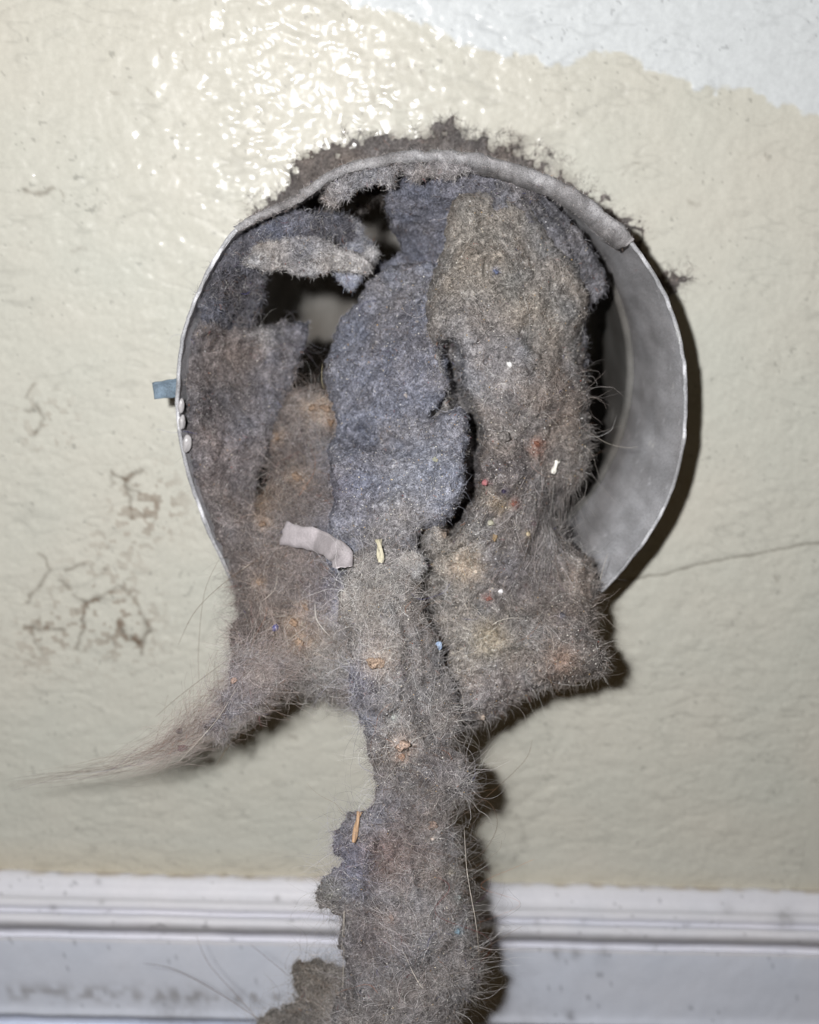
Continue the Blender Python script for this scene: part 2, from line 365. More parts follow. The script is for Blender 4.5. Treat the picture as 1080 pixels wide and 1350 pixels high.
# inner sleeve and elbow that turns upward behind the wall
cen = []; rad_e = 0.0490
for y in np.linspace(0.000, 0.045, 14): cen.append(((DC[0], y, DC[2]), 0.0))
RB = 0.062
for t in np.linspace(0, math.pi / 2, 26)[1:]: cen.append(((DC[0], 0.045 + RB * math.sin(t), DC[2] + RB * (1 - math.cos(t))), t))
for k in range(1, 6): cen.append(((DC[0], 0.045 + RB, DC[2] + RB + 0.02 * k), math.pi / 2))
rows = []; th = np.linspace(0, 2 * np.pi, 121)[:-1]
for (c, t) in cen:
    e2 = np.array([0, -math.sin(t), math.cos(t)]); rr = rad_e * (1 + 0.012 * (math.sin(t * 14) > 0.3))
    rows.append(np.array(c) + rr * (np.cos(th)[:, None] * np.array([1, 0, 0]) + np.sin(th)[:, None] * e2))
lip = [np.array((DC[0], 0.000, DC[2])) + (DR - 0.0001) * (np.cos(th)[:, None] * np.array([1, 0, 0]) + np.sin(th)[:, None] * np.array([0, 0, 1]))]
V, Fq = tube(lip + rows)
localise(mesh_obj('elbow', V, Fq, M_METAL, duct, metal_col(V, 0.6) * (np.array([0.40, 0.40, 0.37]) + np.array([1.0, 1.0, .92]) * np.clip((V[:, 1:2] - .03) / .03, 0, 1))), duct)  # dark dust at the near end; far end coloured lighter, as if lit
# ---- small shapes
def blob(center, axes, seed, rough=0.25, nu=20, nv=14, scale=1.0):
    """lumpy closed solid; axes = three vectors (3,3)"""
    u = np.linspace(0, 2 * np.pi, nu + 1)[:-1]; v = np.linspace(0.02, np.pi - 0.02, nv)
    Uu, Vv = np.meshgrid(u, v)
    d = np.stack([np.cos(Uu) * np.sin(Vv), np.sin(Uu) * np.sin(Vv), np.cos(Vv)], -1)
    A = np.array(axes); L = np.linalg.norm(A, axis=1).mean()
    rr = 1 + rough * fbm(d * L + center, L * 1000 * 0.7, 3, seed)
    Q = center + (d * rr[..., None]) @ A
    V = Q.reshape(-1, 3); a = np.arange(nu); b = (a + 1) % nu; Fs = []
    for k in range(nv - 1): Fs.append(np.stack([k * nu + a, k * nu + b, (k + 1) * nu + b, (k + 1) * nu + a], 1))
    V = np.concatenate([V, V[:nu].mean(0)[None], V[-nu:].mean(0)[None]]); n0 = nu * nv
    Fs.append(np.stack([np.full(nu, n0), b, a, a], 1)); Fs.append(np.stack([np.full(nu, n0 + 1), (nv - 1) * nu + a, (nv - 1) * nu + b, (nv - 1) * nu + b], 1))
    T = []
    for f in Fs[:-2]: T += [f[:, [0, 1, 2]], f[:, [0, 2, 3]]]
    T += [Fs[-2][:, :3], Fs[-1][:, :3]]
    return V, np.concatenate(T)
def px_axes(c, along, la, lb, lc):
    """axes with the long one at screen angle `along` degrees"""
    t = math.radians(along); r = np.array([1, 0, 0.0]); u = np.array([0, 0, 1.0])
    return [(r * math.cos(t) + u * math.sin(t)) * la, (-r * math.sin(t) + u * math.cos(t)) * lb, np.array([0, 1.0, 0]) * lc]
# metal tab on the left of the duct
def sheet(pts, Y0, Y1, T, s=3.0, mat=M_METAL, name='tab', parent=None, colf=None, curl=None):
    """thin solid sheet over a quad of photo points, from depth Y0 (first side) to Y1"""
    a, b, c, d = [np.array(p, float) for p in pts]; nu, nv = 14, 8
    U_, V_ = np.meshgrid(np.linspace(0, 1, nu), np.linspace(0, 1, nv))
    q = (a * (1 - U_)[..., None] + b * U_[..., None]) * (1 - V_)[..., None] + (d * (1 - U_)[..., None] + c * U_[..., None]) * V_[..., None]
    Y = Y0 * (1 - U_) + Y1 * U_
    if curl is not None: Y = Y + curl(U_, V_)
    A = P(q[..., 0], q[..., 1], Y); A = A + 0.00015 * np.stack([noise(A, 1.2, 80), noise(A, 1.2, 81), noise(A, 1.2, 82)], -1)
    B = A + np.array([0, T, 0])
    V = np.concatenate([A.reshape(-1, 3), B.reshape(-1, 3)]); n0 = nu * nv
    f1 = grid_faces(nu, nv); f2 = grid_faces(nu, nv, n0)[:, ::-1]
    bd = [i for i in range(nu)] + [nu * k + nu - 1 for k in range(1, nv)] + [n0 - 1 - i for i in range(1, nu)] + [nu * (nv - 1 - k) for k in range(1, nv - 1)]
    bd = np.array(bd); f3 = np.stack([bd, np.roll(bd, -1), np.roll(bd, -1) + n0, bd + n0], 1)
    return mesh_obj(name, V, np.concatenate([f1[:, ::-1], f2[:, ::-1], f3]), mat, parent, colf(V))
tabm = sheet([(201, 505), (240, 498), (240, 524), (204, 526)], -0.034, -0.036, 0.0007, name='metal_tab', parent=duct,
             colf=lambda V: lin((112, 128, 142)) * (1 + 0.4 * fbm(V, 2, 3, 83))[:, None], curl=lambda u, v: -0.0011 * ((v < 0.12) | (v > 0.9) | (u < 0.08)))
localise(tabm, duct)
# dried sealant beads on the left edge
for (bx, by, la, lb, an) in ((246, 585, .0019, .0009, 80), (240, 556, .0016, .0007, 85), (239, 535, .0016, .0006, 85)):
    V, T = blob(P(bx, by, -0.0402), px_axes(None, an, la, lb, .0008), int(bx * by), 0.35)
    localise(mesh_obj('sealant_bead', V, T, M_GLOSS, duct, np.tile(lin((176, 174, 176)), (len(V), 1))), duct)

# ---------------------------------------------------------------- lint
BLUE = lin((104, 107, 124)); BLUE_L = lin((132, 137, 156)); GREY = lin((116, 112, 110)); BEIGE = lin((137, 127, 113)); BROWN = lin((104, 88, 78))
DARK = lin((66, 60, 62)); TAN = lin((176, 142, 108)); PALE = lin((160, 156, 154)); MAUVE = lin((112, 101, 104))
def lint_col(Q, px, py, base, blobs, seed, amp=0.22):
    c = np.ones(px.shape + (3,)) * base
    for (bx, by, r, col, a) in blobs:
        wp = min(16, r * .45); sc_ = 5 if r > 20 else 1.6
        w = np.exp(-(((px - bx + wp * noise(Q, sc_, seed + 3)) ** 2 + (py - by + wp * noise(Q, sc_, seed + 4)) ** 2) / r ** 2) ** 1.4) * a
        w = w[..., None]; c = c * (1 - w) + col * w
    k = fbm(Q, 9, 4, seed + 5); c = c * (1 + amp * k[..., None])
    t = noise(Q, 4.5, seed + 6)[..., None]; c = c * (1 + 0.10 * t * np.array([1.0, 0.1, -1.0]))
    f = (0.30 * noise(Q, 0.8, seed + 7) + 0.26 * noise(Q, 0.45, seed + 8) + 0.12 * noise(Q, 2.5, seed + 9))[..., None]; c = c * np.exp(1.35 * f)
    lum = (c @ np.array([.3, .6, .1]))[..., None]; c = (0.56 * c + 0.44 * lum) * np.array([0.985, 0.985, 1.0]) * 1.60
    return c.clip(0.004, 0.9)
class Field: pass
def relief(name, outline, depth, T, base, blobs=(), seed=0, step=2.0, lumps=((11, 2.2), (4.5, 1.2), (1.8, .6), (.8, .32)), ragged=6.0, cracks=(), parent=None,
           label=None, cat=None, group=None, edge=None, part=None, back=0.3, smooth=True):
    """a felted body: ragged outline, rounded edges, lumpy front, own back and thickness (mm)"""
    ol = smooth_poly(outline, True, 4) if smooth else np.array(outline, float)
    x0, y0 = ol.min(0) - 14; x1, y1 = ol.max(0) + 14
    xs = np.arange(x0, x1, step); ys = np.arange(y0, y1, step); GX, GY = np.meshgrid(xs, ys)
    Yc = idw(GX, GY, [(a, b, c / 1000.0) for a, b, c in depth])
    Q0 = P(GX, GY, Yc)
    d = sdf(GX, GY, ol) + ragged * fbm(Q0, 3.5, 3, seed + 10) + 0.5 * ragged * noise(Q0, 1.0, seed + 11)
    R = (edge if edge else T * 3.2)
    e = np.sqrt(1 - (1 - np.clip(d / R, 0, 1)) ** 2)
    h = 0
    for k, (s, a) in enumerate(lumps):
        nz = noise(Q0, s, seed + 20 + k)
        h = h + a * (nz if k != 1 else (0.7 - 1.6 * np.abs(nz)))
    h = h + 0.38 * noise(Q0, 0.55, seed + 27) - 2.0 * np.clip(noise(Q0, 2.0, seed + 28) - 0.40, 0, 1) / 0.58 - 1.1 * np.clip(noise(Q0, 1.0, seed + 26) - 0.40, 0, 1) - 0.9 * np.clip(noise(Q0, 3.7, seed + 29) - 0.45, 0, 1)
    Yf = Yc + (1 - e) * T / 1000 - h * e / 1000
    for pts, w, dep in cracks:
        dc = seg_dist(GX + 5 * noise(Q0, 2.5, seed + 40), GY + 5 * noise(Q0, 2.5, seed + 41), pts) + 1.2 * noise(Q0, 1.0, seed + 42)
        Yf = Yf + dep / 1000 * np.exp(-(np.clip(dc, 0, None) / w) ** 2)
    Yb = np.maximum(Yc + T / 1000 * (1 + back * e) + 0.0006 * e * noise(Q0, 5, seed + 50), Yf + 0.0002)
    # pull outside vertices onto the outline
    gy, gx = np.gradient(d, step); gl = gx * gx + gy * gy + 1e-4
    out = d < 0; GXs = np.where(out, GX - np.clip(d * gx / gl, -step, step), GX); GYs = np.where(out, GY - np.clip(d * gy / gl, -step, step), GY)
    jx = 1.6 * noise(Q0, 1.1, seed + 60); jy = 1.6 * noise(Q0, 1.1, seed + 61)
    A = P(GXs + jx, GYs + jy, Yf); B = P(GXs + jx, GYs + jy, Yb)
    ny_, nx_ = GX.shape; Fq = grid_faces(nx_, ny_)
    ok = (d > -step * 0.9).ravel()[Fq].all(1) & ((d > 0).ravel()[Fq].sum(1) > 1); Fq = Fq[ok]
    # boundary edges -> walls
    E = np.concatenate([Fq[:, [0, 1]], Fq[:, [1, 2]], Fq[:, [2, 3]], Fq[:, [3, 0]]])
    key = np.sort(E, 1); kk = key[:, 0].astype(np.int64) * (nx_ * ny_) + key[:, 1]
    _, inv, cnt = np.unique(kk, return_inverse=True, return_counts=True); Eb = E[cnt[inv] == 1]
    N0 = nx_ * ny_
    allF = np.concatenate([Fq[:, ::-1], Fq + N0, np.stack([Eb[:, 0], Eb[:, 1], Eb[:, 1] + N0, Eb[:, 0] + N0], 1)])
    allV = np.concatenate([A.reshape(-1, 3), B.reshape(-1, 3)])
    col = lint_col(A, GX, GY, base, blobs, seed + 70)
    allC = np.concatenate([col.reshape(-1, 3) * 0.95, col.reshape(-1, 3) * 0.8])
    used = np.unique(allF); mp = np.full(len(allV), -1); mp[used] = np.arange(len(used))
    fld = Field(); fld.A = A; fld.d = d; fld.Y = Yf; fld.x0, fld.y0, fld.step = xs[0], ys[0], step; fld.col = col; fld.T = T
    du = np.gradient(A, axis=1); dv = np.gradient(A, axis=0); nn = np.cross(du, dv); nn /= np.linalg.norm(nn, axis=-1)[..., None] + 1e-12
    nn = np.where((nn[..., 1] > 0)[..., None], -nn, nn); fld.n = nn
    root = parent
    if parent is None:
        c = allV[used].mean(0); root = empty(name, c); tag(root, label, cat, group)
    o = mesh_obj(part or 'felt', allV[used], mp[allF], M_LINT, root, allC[used]); localise(o, root)
    fld.root = root
    return fld
def pick(fld, n, mind=-1.0, bias=None):
    ok = np.argwhere(fld.d > mind)
    if bias is not None:
        x = fld.x0 + ok[:, 1] * fld.step; y = fld.y0 + ok[:, 0] * fld.step
        w = bias(x, y, fld.d[ok[:, 0], ok[:, 1]]); w = w / w.sum(); i = rng.choice(len(ok), n, p=w)
    else: i = rng.integers(0, len(ok), n)
    return ok[i, 0], ok[i, 1]
def fibre_cols(c, spread=0.5, white=0.05, colour=0.004, brown=0.03):
    n = len(c); k = np.exp(rng.normal(-0.05, spread, n))[:, None]; c = c * k
    r = rng.random(n)
    c = np.where((r < white)[:, None], lin((190, 188, 184)) * rng.uniform(.7, 1.2, (n, 1)), c)
    c = np.where(((r > white) & (r < white + brown))[:, None], lin((120, 92, 70)), c)
    pal = np.array([lin((150, 40, 45)), lin((50, 60, 150)), lin((190, 110, 50)), lin((90, 40, 90))])
    return np.where((r > 1 - colour)[:, None], pal[rng.integers(0, 4, n)], c).clip(0.003, 0.9)
def fuzz(fld, n, length=(0.6, 2.0), rad=(0.018, 0.04), lift=0.7, curl=0.75, k=5, name='fuzz', bias=None, mind=-1.0, gain=1.0, **kw):
    r, q = pick(fld, n, mind, bias); p = fld.A[r, q] + rng.normal(0, 0.00012, (n, 3)); nm = fld.n[r, q]
    t = rng.normal(size=(n, 3)); t -= (t * nm).sum(1)[:, None] * nm; t /= np.linalg.norm(t, axis=1)[:, None] + 1e-9
    d = t + nm * rng.uniform(0, lift * 1.6, (n, 1)); d /= np.linalg.norm(d, axis=1)[:, None]
    L = rng.uniform(length[0], length[1], n) / 1000 / (k - 1)
    pts = [p - nm * 0.00010]
    w = rng.normal(size=(n, 3))
    for _ in range(k - 1):
        w = 0.6 * w + 0.8 * rng.normal(size=(n, 3)); d = d + curl * 0.5 * w; d /= np.linalg.norm(d, axis=1)[:, None]
        pts.append(pts[-1] + d * L[:, None])
    col = fibre_cols(fld.col[r, q] * gain, **kw)
    return localise(hair_obj(name, np.stack(pts, 1), rng.uniform(rad[0], rad[1], n) / 1000, col, M_HAIR, fld.root), fld.root)
def matted(fld, n, length=(25, 90), rad=(0.011, 0.024), k=9, curl=0.38, ang=None, name='matted_hair', bias=None, mind=1.0, gain=1.0, lift=0.35, **kw):
    """longer hairs that lie along the surface of the felt; lengths in photo pixels"""
    r, q = pick(fld, n, mind, bias); x = fld.x0 + q * fld.step; y = fld.y0 + r * fld.step
    a = rng.uniform(0, 2 * np.pi, n) if ang is None else np.radians(rng.normal(ang[0], ang[1], n))
    L = rng.uniform(length[0], length[1], n) / (k - 1); da = rng.normal(0, curl * 0.6, n)
    col = fibre_cols(fld.col[r, q] * gain, **kw); pts = []; Yl = None
    lf = rng.uniform(0.1, 1, n) * lift / 1000; ph = rng.uniform(0, 6.28, n)
    for j in range(k):
        ri = np.clip(np.rint((y - fld.y0) / fld.step).astype(int), 0, fld.Y.shape[0] - 1); qi = np.clip(np.rint((x - fld.x0) / fld.step).astype(int), 0, fld.Y.shape[1] - 1)
        ins = fld.d[ri, qi] > 0; Yn = fld.Y[ri, qi]
        Yl = Yn if Yl is None else np.where(ins, 0.55 * Yl + 0.45 * Yn, Yl)
        pts.append(P(x, y, np.where(ins, np.minimum(Yl, Yn), Yl) - lf * (1 + np.sin(ph + j))))
        a = a + da + rng.normal(0, curl * 0.5, n); x = x + np.cos(a) * L; y = y + np.sin(a) * L
    return localise(hair_obj(name, np.stack(pts, 1), rng.uniform(rad[0], rad[1], n) / 1000, col, M_HAIR, fld.root), fld.root)
def grit(fld, n, size=(0.05, 0.14), col=None, name='grit', bias=None):
    """fine sparkling grains scattered in the felt, one joined part"""
    r, q = pick(fld, n, 2.0, bias); p = fld.A[r, q] + fld.n[r, q] * 0.0002
    octv = np.array([(1, 0, 0), (-1, 0, 0), (0, 1, 0), (0, -1, 0), (0, 0, 1), (0, 0, -1)], float)
    octf = np.array([(0, 2, 4), (2, 1, 4), (1, 3, 4), (3, 0, 4), (2, 0, 5), (1, 2, 5), (3, 1, 5), (0, 3, 5)])
    s = rng.uniform(size[0], size[1], n) / 1000; sc3 = rng.uniform(.6, 1.4, (n, 1, 3))
    V = p[:, None] + octv[None] * s[:, None, None] * sc3
    Fs = octf[None] + 6 * np.arange(n)[:, None, None]
    pal = np.array([lin(c) for c in ((225, 222, 214), (215, 205, 185), (190, 160, 110), (230, 230, 232), (150, 70, 50))])
    c = pal[rng.choice(5, n, p=[.4, .25, .12, .2, .03])] if col is None else np.tile(col, (n, 1))
    o = mesh_obj(name, V.reshape(-1, 3), Fs.reshape(-1, 3), M_GLOSS, fld.root, np.repeat(c, 6, 0), smooth=False); o['kind'] = 'stuff'
    return localise(o, fld.root)
def tuft(fld, x, y, w, h, col, ang=0, name='fleck', seed=1, up=0.0002, thick=0.5, mat=None):
    ri = min(max(int(round((y - fld.y0) / fld.step)), 0), fld.Y.shape[0] - 1); qi = min(max(int(round((x - fld.x0) / fld.step)), 0), fld.Y.shape[1] - 1)
    c = P(x, y, fld.Y[ri, qi] - up); s = 0.000155
    col = 0.42 * np.asarray(col) + 0.5 * fld.col[ri, qi]
    V, T = blob(c, px_axes(None, ang, w * s * (.5 if max(w, h) < 9 else .3), h * s * (.5 if max(w, h) < 9 else .3), min(w, h) * s * thick), seed, 0.9, 18, 12)
    cc = col * (1 + 0.25 * fbm(V, 1.2, 2, seed))[:, None]
    return localise(mesh_obj(name, V, T, mat or (M_LINT if max(w, h) > 9 else M_BITS), fld.root, cc.clip(0, .95)), fld.root)

ff = Field(); ff.A = FLAP[0][2:9]; ff.d = np.ones(ff.A.shape[:2]); ff.root = duct
nn_ = np.cross(np.gradient(ff.A, axis=1), np.gradient(ff.A, axis=0)); nn_ /= np.linalg.norm(nn_, axis=-1)[..., None] + 1e-12
ff.n = np.where(((nn_ * (ff.A - np.array([DC[0], -0.02, DC[2]]))).sum(-1) < 0)[..., None], -nn_, nn_); ff.col = np.ones(ff.A.shape) * lin((150, 144, 144))
fuzz(ff, 3500, (0.3, 1.2), (0.010, 0.022), .9, name='rim_dust')
ff.A = np.array([ring(y, -0.0001) for y in ys_in]); ff.d = np.ones(ff.A.shape[:2]); ff.n = np.array([DC[0], 0, DC[2]]) - ff.A * np.array([1, 0, 1]); ff.n /= np.linalg.norm(ff.n, axis=-1)[..., None]
ff.col = np.ones(ff.A.shape) * lin((150, 148, 150))
fuzz(ff, 7000, (0.2, 0.9), (0.009, 0.018), .5, name='pipe_dust')
# ---- dust on the wall above the pipe
dust = relief('dust_fringe', [(330, 300), (352, 262), (385, 240), (395, 212), (430, 200), (490, 188), (550, 182), (585, 176), (605, 168), (622, 180), (660, 190), (700, 205), (740, 228), (765, 245),
              (800, 275), (835, 300), (850, 330), (862, 350), (895, 362), (898, 378), (880, 380), (845, 345), (800, 330), (740, 300), (560, 260), (430, 275)],
              [(400, 250, -1.0), (560, 190, -1.2), (800, 280, -.6), (600, 240, -2.5)], 0.9, lin((118, 108, 102)), seed=900, ragged=24, lumps=((6, .3), (2.2, .5), (1, .4)), edge=12, step=2.2,
              label='brown dust and fluff clinging to the wall above the duct', cat='dust')
fuzz(dust, 14000, (0.8, 3.2), (0.010, 0.024), 0.9, mind=-13, gain=.9)
# ---- deep layers
deep = relief('lint_curtain', [(515, 235), (560, 224), (620, 222), (680, 240), (700, 300), (660, 420), (560, 430), (500, 380), (495, 350), (525, 330), (512, 290)],
              [(520, 240, -28), (600, 230, -34), (520, 340, -12), (600, 330, -22), (560, 400, -20), (680, 260, -34)], 3, lin((96, 98, 112)), [(600, 300, 60, BLUE, .4)], seed=100, ragged=7,
              lumps=((12, 2), (5, 1.2), (2, .5), (.8, .2)), label='deep blue-grey lint curtain behind the main wad at the duct top', cat='lint')
fuzz(deep, 7000, (0.5, 1.6), (0.012, 0.028))
side = relief('lint_layers', [(650, 236), (700, 242), (748, 284), (775, 322), (792, 350), (798, 372), (790, 392), (776, 402), (772, 470), (775, 560), (740, 560), (700, 420), (660, 320)],
              [(660, 240, -36), (700, 250, -35), (760, 320, -31), (790, 370, -26), (770, 450, -22), (770, 560, -20)], 3, lin((104, 103, 110)), seed=140, ragged=7,
              cracks=[([(690, 262), (715, 300), (735, 350), (750, 390)], 4, 4), ([(715, 262), (745, 300), (768, 350)], 4, 4), ([(670, 262), (700, 320), (720, 360)], 3, 3)],
              label='layered grey lint folds between the main wad and the duct right side', cat='lint')
fuzz(side, 6000, (0.5, 1.8), (0.012, 0.03))
grit(side, 120)
# ---- left lining
leftf = relief('lint_sheet', [(246, 520), (250, 455), (266, 415), (285, 412), (310, 430), (345, 432), (372, 424), (404, 426), (402, 455), (386, 500), (370, 545), (352, 600), (338, 640), (352, 690), (380, 760),
              (372, 800), (330, 806), (303, 748), (272, 676), (250, 606)],
              [(248, 520, -40), (262, 430, -36), (300, 450, -24), (385, 435, -14), (340, 460, -20), (380, 500, -20), (320, 520, -27), (262, 600, -41), (320, 600, -33), (345, 630, -30), (300, 700, -42), (350, 760, -46), (320, 790, -48)], 4,
              lin((106, 100, 102)), [(390, 440, 40, BLUE, .6), (360, 520, 40, BLUE, .5), (300, 480, 50, BROWN, .5), (300, 600, 50, MAUVE, .5), (340, 720, 60, BROWN, .7), (350, 440, 20, PALE, .4), (275, 545, 22, DARK, .6)],
              seed=180, cracks=[([(275, 470), (282, 520), (276, 560)], 8, 2), ([(300, 430), (296, 470)], 8, 3)], ragged=6, label='grey felted lint sheet lining the left inside of the duct', cat='lint')
fuzz(leftf, 16000, (0.3, 1.3), (0.012, 0.03)); matted(leftf, 500, (20, 60)); grit(leftf, 160)
# ---- crust under the dented top left
crust = relief('lint_crust', [(264, 410), (268, 380), (290, 340), (322, 306), (352, 292), (396, 278), (440, 282), (466, 290), (472, 312), (430, 320), (380, 322), (338, 338), (352, 372), (340, 412), (322, 440), (300, 436), (280, 425)],
               [(270, 400, -38), (300, 340, -36), (400, 285, -34), (465, 300, -26), (340, 420, -16), (335, 380, -22)], 3, lin((84, 84, 94)), [(370, 300, 40, BLUE, .5), (300, 380, 30, DARK, .5)], seed=220, ragged=9,
               lumps=((9, 3), (4, 2.6), (1.8, 1.2), (.8, .4)), label='dark lint crust under the dented upper left of the duct rim', cat='lint')
fuzz(crust, 9000, (0.5, 2.4), (0.012, 0.03))
hang = relief('lint_fringe', [(424, 262), (446, 238), (490, 222), (545, 216), (600, 215), (628, 222), (600, 232), (566, 232), (545, 240), (528, 226), (519, 244), (510, 249), (498, 240), (478, 246), (462, 256), (440, 272)],
              [(430, 262, -40), (500, 235, -41), (600, 222, -42)], 2.2, lin((124, 120, 122)), seed=260, ragged=5, lumps=((5, 1.5), (2, 1), (1, .4)), edge=5,
              label='pale torn lint fringe hanging from the duct top edge', cat='lint')
fuzz(hang, 4000, (0.5, 1.8), (0.012, 0.03))
shred = relief('lint_shred', [(446, 300), (462, 286), (476, 296), (482, 312), (494, 322), (498, 338), (488, 350), (478, 338), (464, 334), (450, 322)],
               [(460, 300, -24), (490, 335, -27)], 2, lin((112, 114, 124)), [(492, 335, 12, PALE, .8), (452, 292, 10, PALE, .6)], seed=280, ragged=6, edge=5, lumps=((5, 1.5), (2, 1), (1, .4)),
               label='torn blue-grey lint shred dangling above the dark hole', cat='lint')
fuzz(shred, 2000, (0.5, 1.8), (0.012, 0.026))
shred2 = relief('lint_tuft', [(440, 362), (458, 358), (478, 362), (470, 372), (464, 383), (456, 378), (450, 370)], [(460, 370, -30)], 1.5, BLUE_L, seed=300, ragged=3, edge=4, lumps=((2, .5), (1, .4)),
                label='small pale blue lint tuft hanging under the grey flap', cat='lint')
fuzz(shred2, 900, (0.5, 1.6), (0.012, 0.026))
flapf = relief('lint_flap', [(321, 346), (330, 336), (338, 322), (360, 317), (400, 312), (430, 316), (446, 325), (462, 328), (478, 336), (492, 350), (489, 360), (470, 361), (452, 358), (438, 358), (428, 364), (400, 362), (360, 357), (330, 350)],
               [(340, 322, -33), (400, 314, -34), (440, 325, -34), (330, 348, -39), (400, 360, -41), (480, 358, -37), (470, 335, -33)], 1.8, lin((134, 130, 130)), [(400, 325, 30, BLUE, .3), (470, 350, 30, PALE, .5), (340, 340, 30, PALE, .3)],
               seed=320, ragged=4, edge=4, lumps=((9, .8), (4, .5), (1.5, .4), (.8, .2)), cracks=[([(437, 350), (434, 364)], 3, 2.5)],
               label='pale grey lint flap spanning the hole in the duct upper left', cat='lint')
fuzz(flapf, 5000, (0.4, 1.3), (0.012, 0.028)); grit(flapf, 60)
# ---- main right wad
WADF = ((664, 575, 22, 18, PALE, 'pale_fluff'), (708, 585, 10, 14, lin((150, 88, 60)), 'rust_fleck'), (678, 664, 12, 12, lin((170, 84, 58)), 'rust_fleck'), (640, 636, 8, 8, lin((160, 60, 70)), 'red_fleck'),
        (664, 648, 12, 8, lin((50, 40, 95)), 'violet_fleck'), (697, 704, 9, 9, lin((200, 180, 130)), 'seed_grain'), (652, 709, 8, 6, lin((170, 135, 70)), 'seed_grain'), (647, 690, 8, 8, lin((180, 178, 150)), 'seed_grain'),
        (645, 789, 14, 7, lin((165, 90, 70)), 'rust_fleck'), (660, 780, 5, 6, lin((235, 235, 240)), 'white_crumb'), (672, 480, 7, 6, lin((235, 235, 235)), 'white_crumb'), (636, 945, 8, 8, lin((190, 165, 140)), 'tan_fleck'),
        (585, 705, 14, 12, lin((150, 128, 108)), 'tan_fleck'), (654, 358, 7, 10, lin((105, 125, 175)), 'blue_fleck'), (742, 812, 12, 12, lin((95, 100, 120)), 'blue_fleck'), (704, 690, 12, 10, lin((95, 50, 62)), 'red_fleck'))
wad = relief('lint_wad', [(598, 262), (622, 246), (655, 240), (690, 256), (712, 290), (742, 330), (764, 356), (776, 400), (766, 440), (772, 500), (778, 560), (774, 610), (756, 645), (726, 668), (742, 706), (770, 728), (784, 760),
             (786, 800), (778, 836), (798, 856), (796, 884), (764, 898), (722, 906), (680, 924), (640, 948), (604, 968), (560, 950), (540, 880), (545, 780), (548, 720), (560, 670), (580, 620), (575, 540), (560, 470), (560, 400), (584, 330)],
             [(650, 245, -34), (700, 300, -37), (620, 300, -38), (640, 350, -46), (680, 420, -49), (610, 420, -47), (750, 400, -38), (770, 460, -34), (600, 520, -46), (680, 520, -53), (760, 560, -42), (650, 620, -55), (740, 640, -44),
              (620, 700, -58), (700, 700, -50), (640, 760, -57), (720, 760, -50), (770, 760, -54), (620, 860, -62), (700, 860, -61), (785, 870, -68), (740, 890, -66), (640, 930, -64), (570, 800, -58)], 11,
             lin((120, 115, 111)),
             [(640, 310, 60, BEIGE, .75), (650, 400, 90, BEIGE, .8), (620, 450, 60, BLUE, .35), (720, 330, 50, GREY, .6), (650, 490, 60, lin((122, 121, 128)), .7), (740, 520, 50, BROWN, .6), (700, 590, 70, BROWN, .5),
              (650, 640, 60, MAUVE, .5), (680, 750, 60, lin((98, 94, 100)), .8), (600, 740, 50, BEIGE, .6), (760, 790, 60, BROWN, .6), (620, 850, 60, BEIGE, .6), (740, 880, 60, BROWN, .5), (650, 920, 50, MAUVE, .5), (740, 660, 30, DARK, .5)] + [(f[0], f[1], (f[2] + f[3]) * .34, f[4], .42) for f in WADF] + [(640, 655, 16, BEIGE, .8), (660, 665, 14, lin((165, 140, 100)), .6), (710, 590, 12, lin((150, 95, 70)), .6), (615, 745, 20, lin((165, 140, 105)), .5), (640, 840, 22, lin((160, 145, 110)), .6), (740, 870, 20, lin((145, 115, 95)), .6)],
             seed=360, step=1.6, ragged=6, edge=26, lumps=((15, 4.0), (6, 2.4), (2.2, .9), (.9, .5)),
             cracks=[([(590, 455), (600, 500), (612, 536), (626, 570), (624, 620), (618, 662), (596, 694)], 10, 22), ([(640, 340), (640, 366)], 4, 2), ([(690, 320), (705, 350), (700, 372), (664, 378)], 3, 1.6), ([(700, 450), (716, 468), (704, 500)], 4, 2), ([(735, 655), (715, 690), (700, 720)], 8, 5), ([(548, 715), (572, 770), (566, 830), (582, 880)], 8, 7), ([(610, 655), (700, 640)], 5, 1.5)],
             label='large beige-grey lint wad bulging from the right half of the duct', cat='lint')
fuzz(wad, 60000, (0.3, 1.3), (0.011, 0.026), .6, .9); matted(wad, 2600, (18, 65), rad=(.009,.018), gain=1.5, bias=lambda x, y, d: np.where(y > 480, 1, .12)); grit(wad, 2200, bias=lambda x, y, d: np.where(y > 500, 1, .35))
matted(wad, 420, (40, 120), ang=(98, 14), name='combed_hair', curl=.12, bias=lambda x, y, d: np.exp(-(((x - 735) / 30) ** 2 + ((y - 670) / 40) ** 2)) + .001, lift=1.5, gain=1.2)
fringe_b = lambda x, y, d: np.exp(-(np.abs(d) / 6) ** 2) * (y > 560) + 1e-5
fuzz(wad, 3000, (1.2, 3.5), (0.012, 0.025), 1.2, .4, 6, name='edge_hair', bias=fringe_b)
for i, (x, y, w, h, c, nm) in enumerate(WADF):
    tuft(wad, x, y, w, h, c, (i * 47) % 180, nm, 500 + i, up=0.0004)
